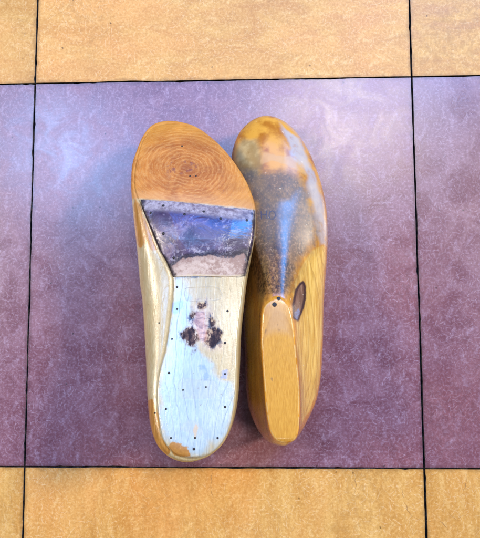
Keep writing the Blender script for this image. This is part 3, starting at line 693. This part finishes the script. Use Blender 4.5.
def make_pad():
    P = np.array(ft['pad']); top = P[:5]; right = P[4:9]; bot = P[8:12][::-1]; lft = np.vstack([P[11:], P[:1]])[::-1]
    def rs(a, n):
        l = np.r_[0, np.cumsum(np.linalg.norm(np.diff(a, axis=0), axis=1))]; t = np.linspace(0, l[-1], n)
        return np.stack([np.interp(t, l, a[:, 0]), np.interp(t, l, a[:, 1])], 1)
    nu, nv = 150, 110
    A, B, Cc, Dd = rs(top, nu), rs(bot, nu), rs(lft, nv), rs(right, nv)
    u = np.linspace(0, 1, nu)[None, :, None]; v = np.linspace(0, 1, nv)[:, None, None]
    G = A[None]*(1-v) + B[None]*v + Cc[:, None]*(1-u) + Dd[:, None]*u - ((1-u)*(1-v)*A[0] + u*(1-v)*A[-1] + (1-u)*v*B[0] + u*v*B[-1])
    outer = np.vstack([A, Dd, B[::-1], Cc[::-1]])
    X = G.reshape(-1, 2)
    dn = line_dist(X, [A[::6].tolist()+[A[-1].tolist()]]); up = line_dist(X, [B[::6].tolist()+[B[-1].tolist()]])
    lat = np.minimum(line_dist(X, [Cc[::6].tolist()+[Cc[-1].tolist()]]), line_dist(X, [Dd[::6].tolist()+[Dd[-1].tolist()]]))
    Z = np.empty(len(X)); bl = 60
    for i, p in enumerate(X):
        q = p
        for k in range(12):
            h = bvhL.ray_cast(Vector((q[0], q[1], 300)), Vector((0, 0, -1)))
            if h[0] is not None and h[1].z > .35: break
            q = q + (X.mean(0)-q)*.012
        Z[i] = h[0].z if h[0] is not None else 60
    th = 3.8*(1-np.exp(-dn/9.)) * np.clip(up/24, .05, 1)**.8 * np.minimum(1, .05+lat/16)**.7
    top_z = Z + np.maximum(th, .12)
    Vp = np.c_[X, top_z]; Fp = []
    for j in range(nv-1):
        for i in range(nu-1):
            Fp.append((j*nu+i, (j+1)*nu+i, (j+1)*nu+i+1, j*nu+i+1))
    ringi = [i for i in range(nu)] + [j*nu+nu-1 for j in range(1, nv)] + [(nv-1)*nu+i for i in range(nu-2, -1, -1)] + [j*nu for j in range(nv-2, 0, -1)]
    b0 = len(Vp); low = np.c_[X[ringi], Z[ringi]-1.0]; Vp = np.vstack([Vp, low]); m = len(ringi)
    for k in range(m): Fp.append((ringi[k], ringi[(k+1) % m], b0+(k+1) % m, b0+k))
    e = lambda a: np.r_[a, a[ringi]]
    part('ball_pad', Vp, Fp, pad_mat(), left, dict(down=e(dn), up=e(up), lat=e(lat), bare=e(poly_sdf(X, ft['bare']))), label='dark glossy leather pad, worn bare along its lower edge')
    return BVHTree.FromPolygons([Vector(q) for q in Vp], Fp)
bvhP = make_pad()
def onto(bvhs, p):
    best = None
    for b in bvhs:
        h = b.ray_cast(Vector((p[0], p[1], 300)), Vector((0, 0, -1)))
        if h[0] is not None and (best is None or h[0].z > best[0].z): best = h
    return best
for i, p in enumerate(ft['nails']):
    h = onto((bvhL, bvhP), p); big = i < 8
    n = h[1] if h[1].z > 0 else -h[1]
    vv, ff = disc(h[0], n, rng.uniform(.85, 1.15)*(.95 if big else .7), .28)
    part('nail', vv, ff, nail_m, left)
for p in ft['holes']:
    h = onto((bvhL, bvhP), p); n = h[1] if h[1].z > 0 else -h[1]
    vv, ff = disc(h[0], n, rng.uniform(.5, .75), .06, 10); part('nail_hole', vv, ff, hole_m, left)

# ---- right last, standing
V, F, Vt, Ft, L1 = build_right(RIGHT); ft = RIGHT['feat']
base = (float(V[:, 0].mean())*MM, float(V[:, 1].mean())*MM, 0)
right = thing('shoe_last', 'amber shoe last standing on its sole, flat golden cone top and speckled dark vamp', 'shoe last', base, GROUP)
bvhR = BVHTree.FromPolygons([Vector(v) for v in np.vstack([V, Vt])], F + [tuple(i+len(V) for i in f) for f in Ft])
U = lambda name: np.min([poly_sdf(V, p) for p in ft[name]], axis=0)
upf = np.where(V[:, 2] > 12, 0, 30.)
top_edge = [[list(p) for p in Vt[:2*NS:4, :2]] + [list(Vt[0, :2])]]
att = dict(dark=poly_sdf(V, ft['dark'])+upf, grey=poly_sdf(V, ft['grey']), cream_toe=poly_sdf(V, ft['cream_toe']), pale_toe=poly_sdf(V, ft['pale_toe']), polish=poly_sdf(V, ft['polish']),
           flank=poly_sdf(V, ft['flank'])-np.where((V[:, 2] < 26) & (V[:, 0] > V[:, 0].mean()) & (V[:, 1] < 15), 6, 0), knot=poly_sdf(V, ft['knot'])*.9+np.where(V[:, 2] > 24, 0, 20), knot_low=poly_sdf(V, ft['knot_low']),
           grain=V[:, 0]*1.2+.012*(V[:, 1]+40)**2*.4-V[:, 2]*.25, rimz=np.where(V[:, 2] > 60, line_dist(V, top_edge), 9))
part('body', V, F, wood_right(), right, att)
arch = (Vt[:, 1]+32)*-.9 - .16*(Vt[:, 0]-Vt[:, 0].mean())**2
part('cone_top', Vt, Ft, wood_top(), right, dict(arch=-arch, pale=poly_sdf(Vt, ft['pale_top'])), label='flat golden oval top face')
for p, r in zip(ft['nails'], (1.5, 1.25)):
    h = onto((bvhR,), p); n = h[1] if h[1].z > 0 else -h[1]
    vv, ff = disc(h[0], n, r, .15, 16); part('nail', vv, ff, nail_m, right)
vv, ff = drape(ft['letters'], bvhR, .6, .05)
part('stamped_mark', vv, ff, ink_m, right, label='small dark stamped letters')

# ------------------------------------------------------------------ lamps, world, camera
def area(name, loc, target, sx, sy, power, color):
    l = bpy.data.lights.new(name, 'AREA'); l.shape = 'RECTANGLE'; l.size = sx; l.size_y = sy; l.energy = power; l.color = color
    o = bpy.data.objects.new(name, l); col.objects.link(o); o.location = loc
    o.rotation_euler = (Vector(target)-Vector(loc)).to_track_quat('-Z', 'Y').to_euler()
    return o
area('ceiling_lamp', (.5, .95, 2.2), (.05, 0, 0), .6, .5, 20, (1., .96, .95))
area('skylight', (-1.0, .8, 2.2), (0, 0, 0), .36, .36, 22, (.32, .55, 1.))
area('skylight', (-.25, .9, 2.2), (0, 0, 0), .9, .4, 10, (.12, .42, 1.))
area('window', (1.8, 1.8, 1.0), (0, 0, .1), 2.0, 1.2, 9, (.2, .5, 1.))
area('roof_window', (1.085, 1.67, 1.67), (0, 0, .05), .6, 1.05, 58, (.01, .33, 1.))
area('roof_window', (.05, 1.8, 1.9), (0, 0, .06), 1.2, .5, 26, (.015, .22, 1.))
area('room_lamp', (2.1, .75, 1.75), (0, 0, 0), .4, .4, 84, (1., .87, .70))
area('left_fill', (-2.0, .35, 1.7), (0, 0, 0), .5, .5, 46, (1., .87, .72))  # added warm fill for the left flank, no lamp known there
area('tube_lamp', (0, -1.5, 2.2), (0, 0, 0), .5, .02, 4, (1., .95, .88))
area('bulb', (-.2, 1.3, 1.8), (0, 0, 0), .02, .02, .5, (1., .97, .95))
w = bpy.data.worlds.new('World'); bpy.context.scene.world = w; w.use_nodes = True
bg = w.node_tree.nodes['Background']; bg.inputs[0].default_value = (.55, .55, .75, 1); bg.inputs[1].default_value = .015
cd = bpy.data.cameras.new('camera'); cam = bpy.data.objects.new('camera', cd); col.objects.link(cam)
cam.matrix_world = Matrix([CAM[0], CAM[1], CAM[2], [0, 0, 0, 1]])
cd.lens = LENS; cd.sensor_width = 36; cd.sensor_fit = 'AUTO'; cd.clip_start = .01; cd.clip_end = 100
sc = bpy.context.scene; sc.camera = cam
sc.view_settings.view_transform = 'Standard'; sc.view_settings.look = 'None'; sc.view_settings.exposure = 0; sc.view_settings.gamma = 1
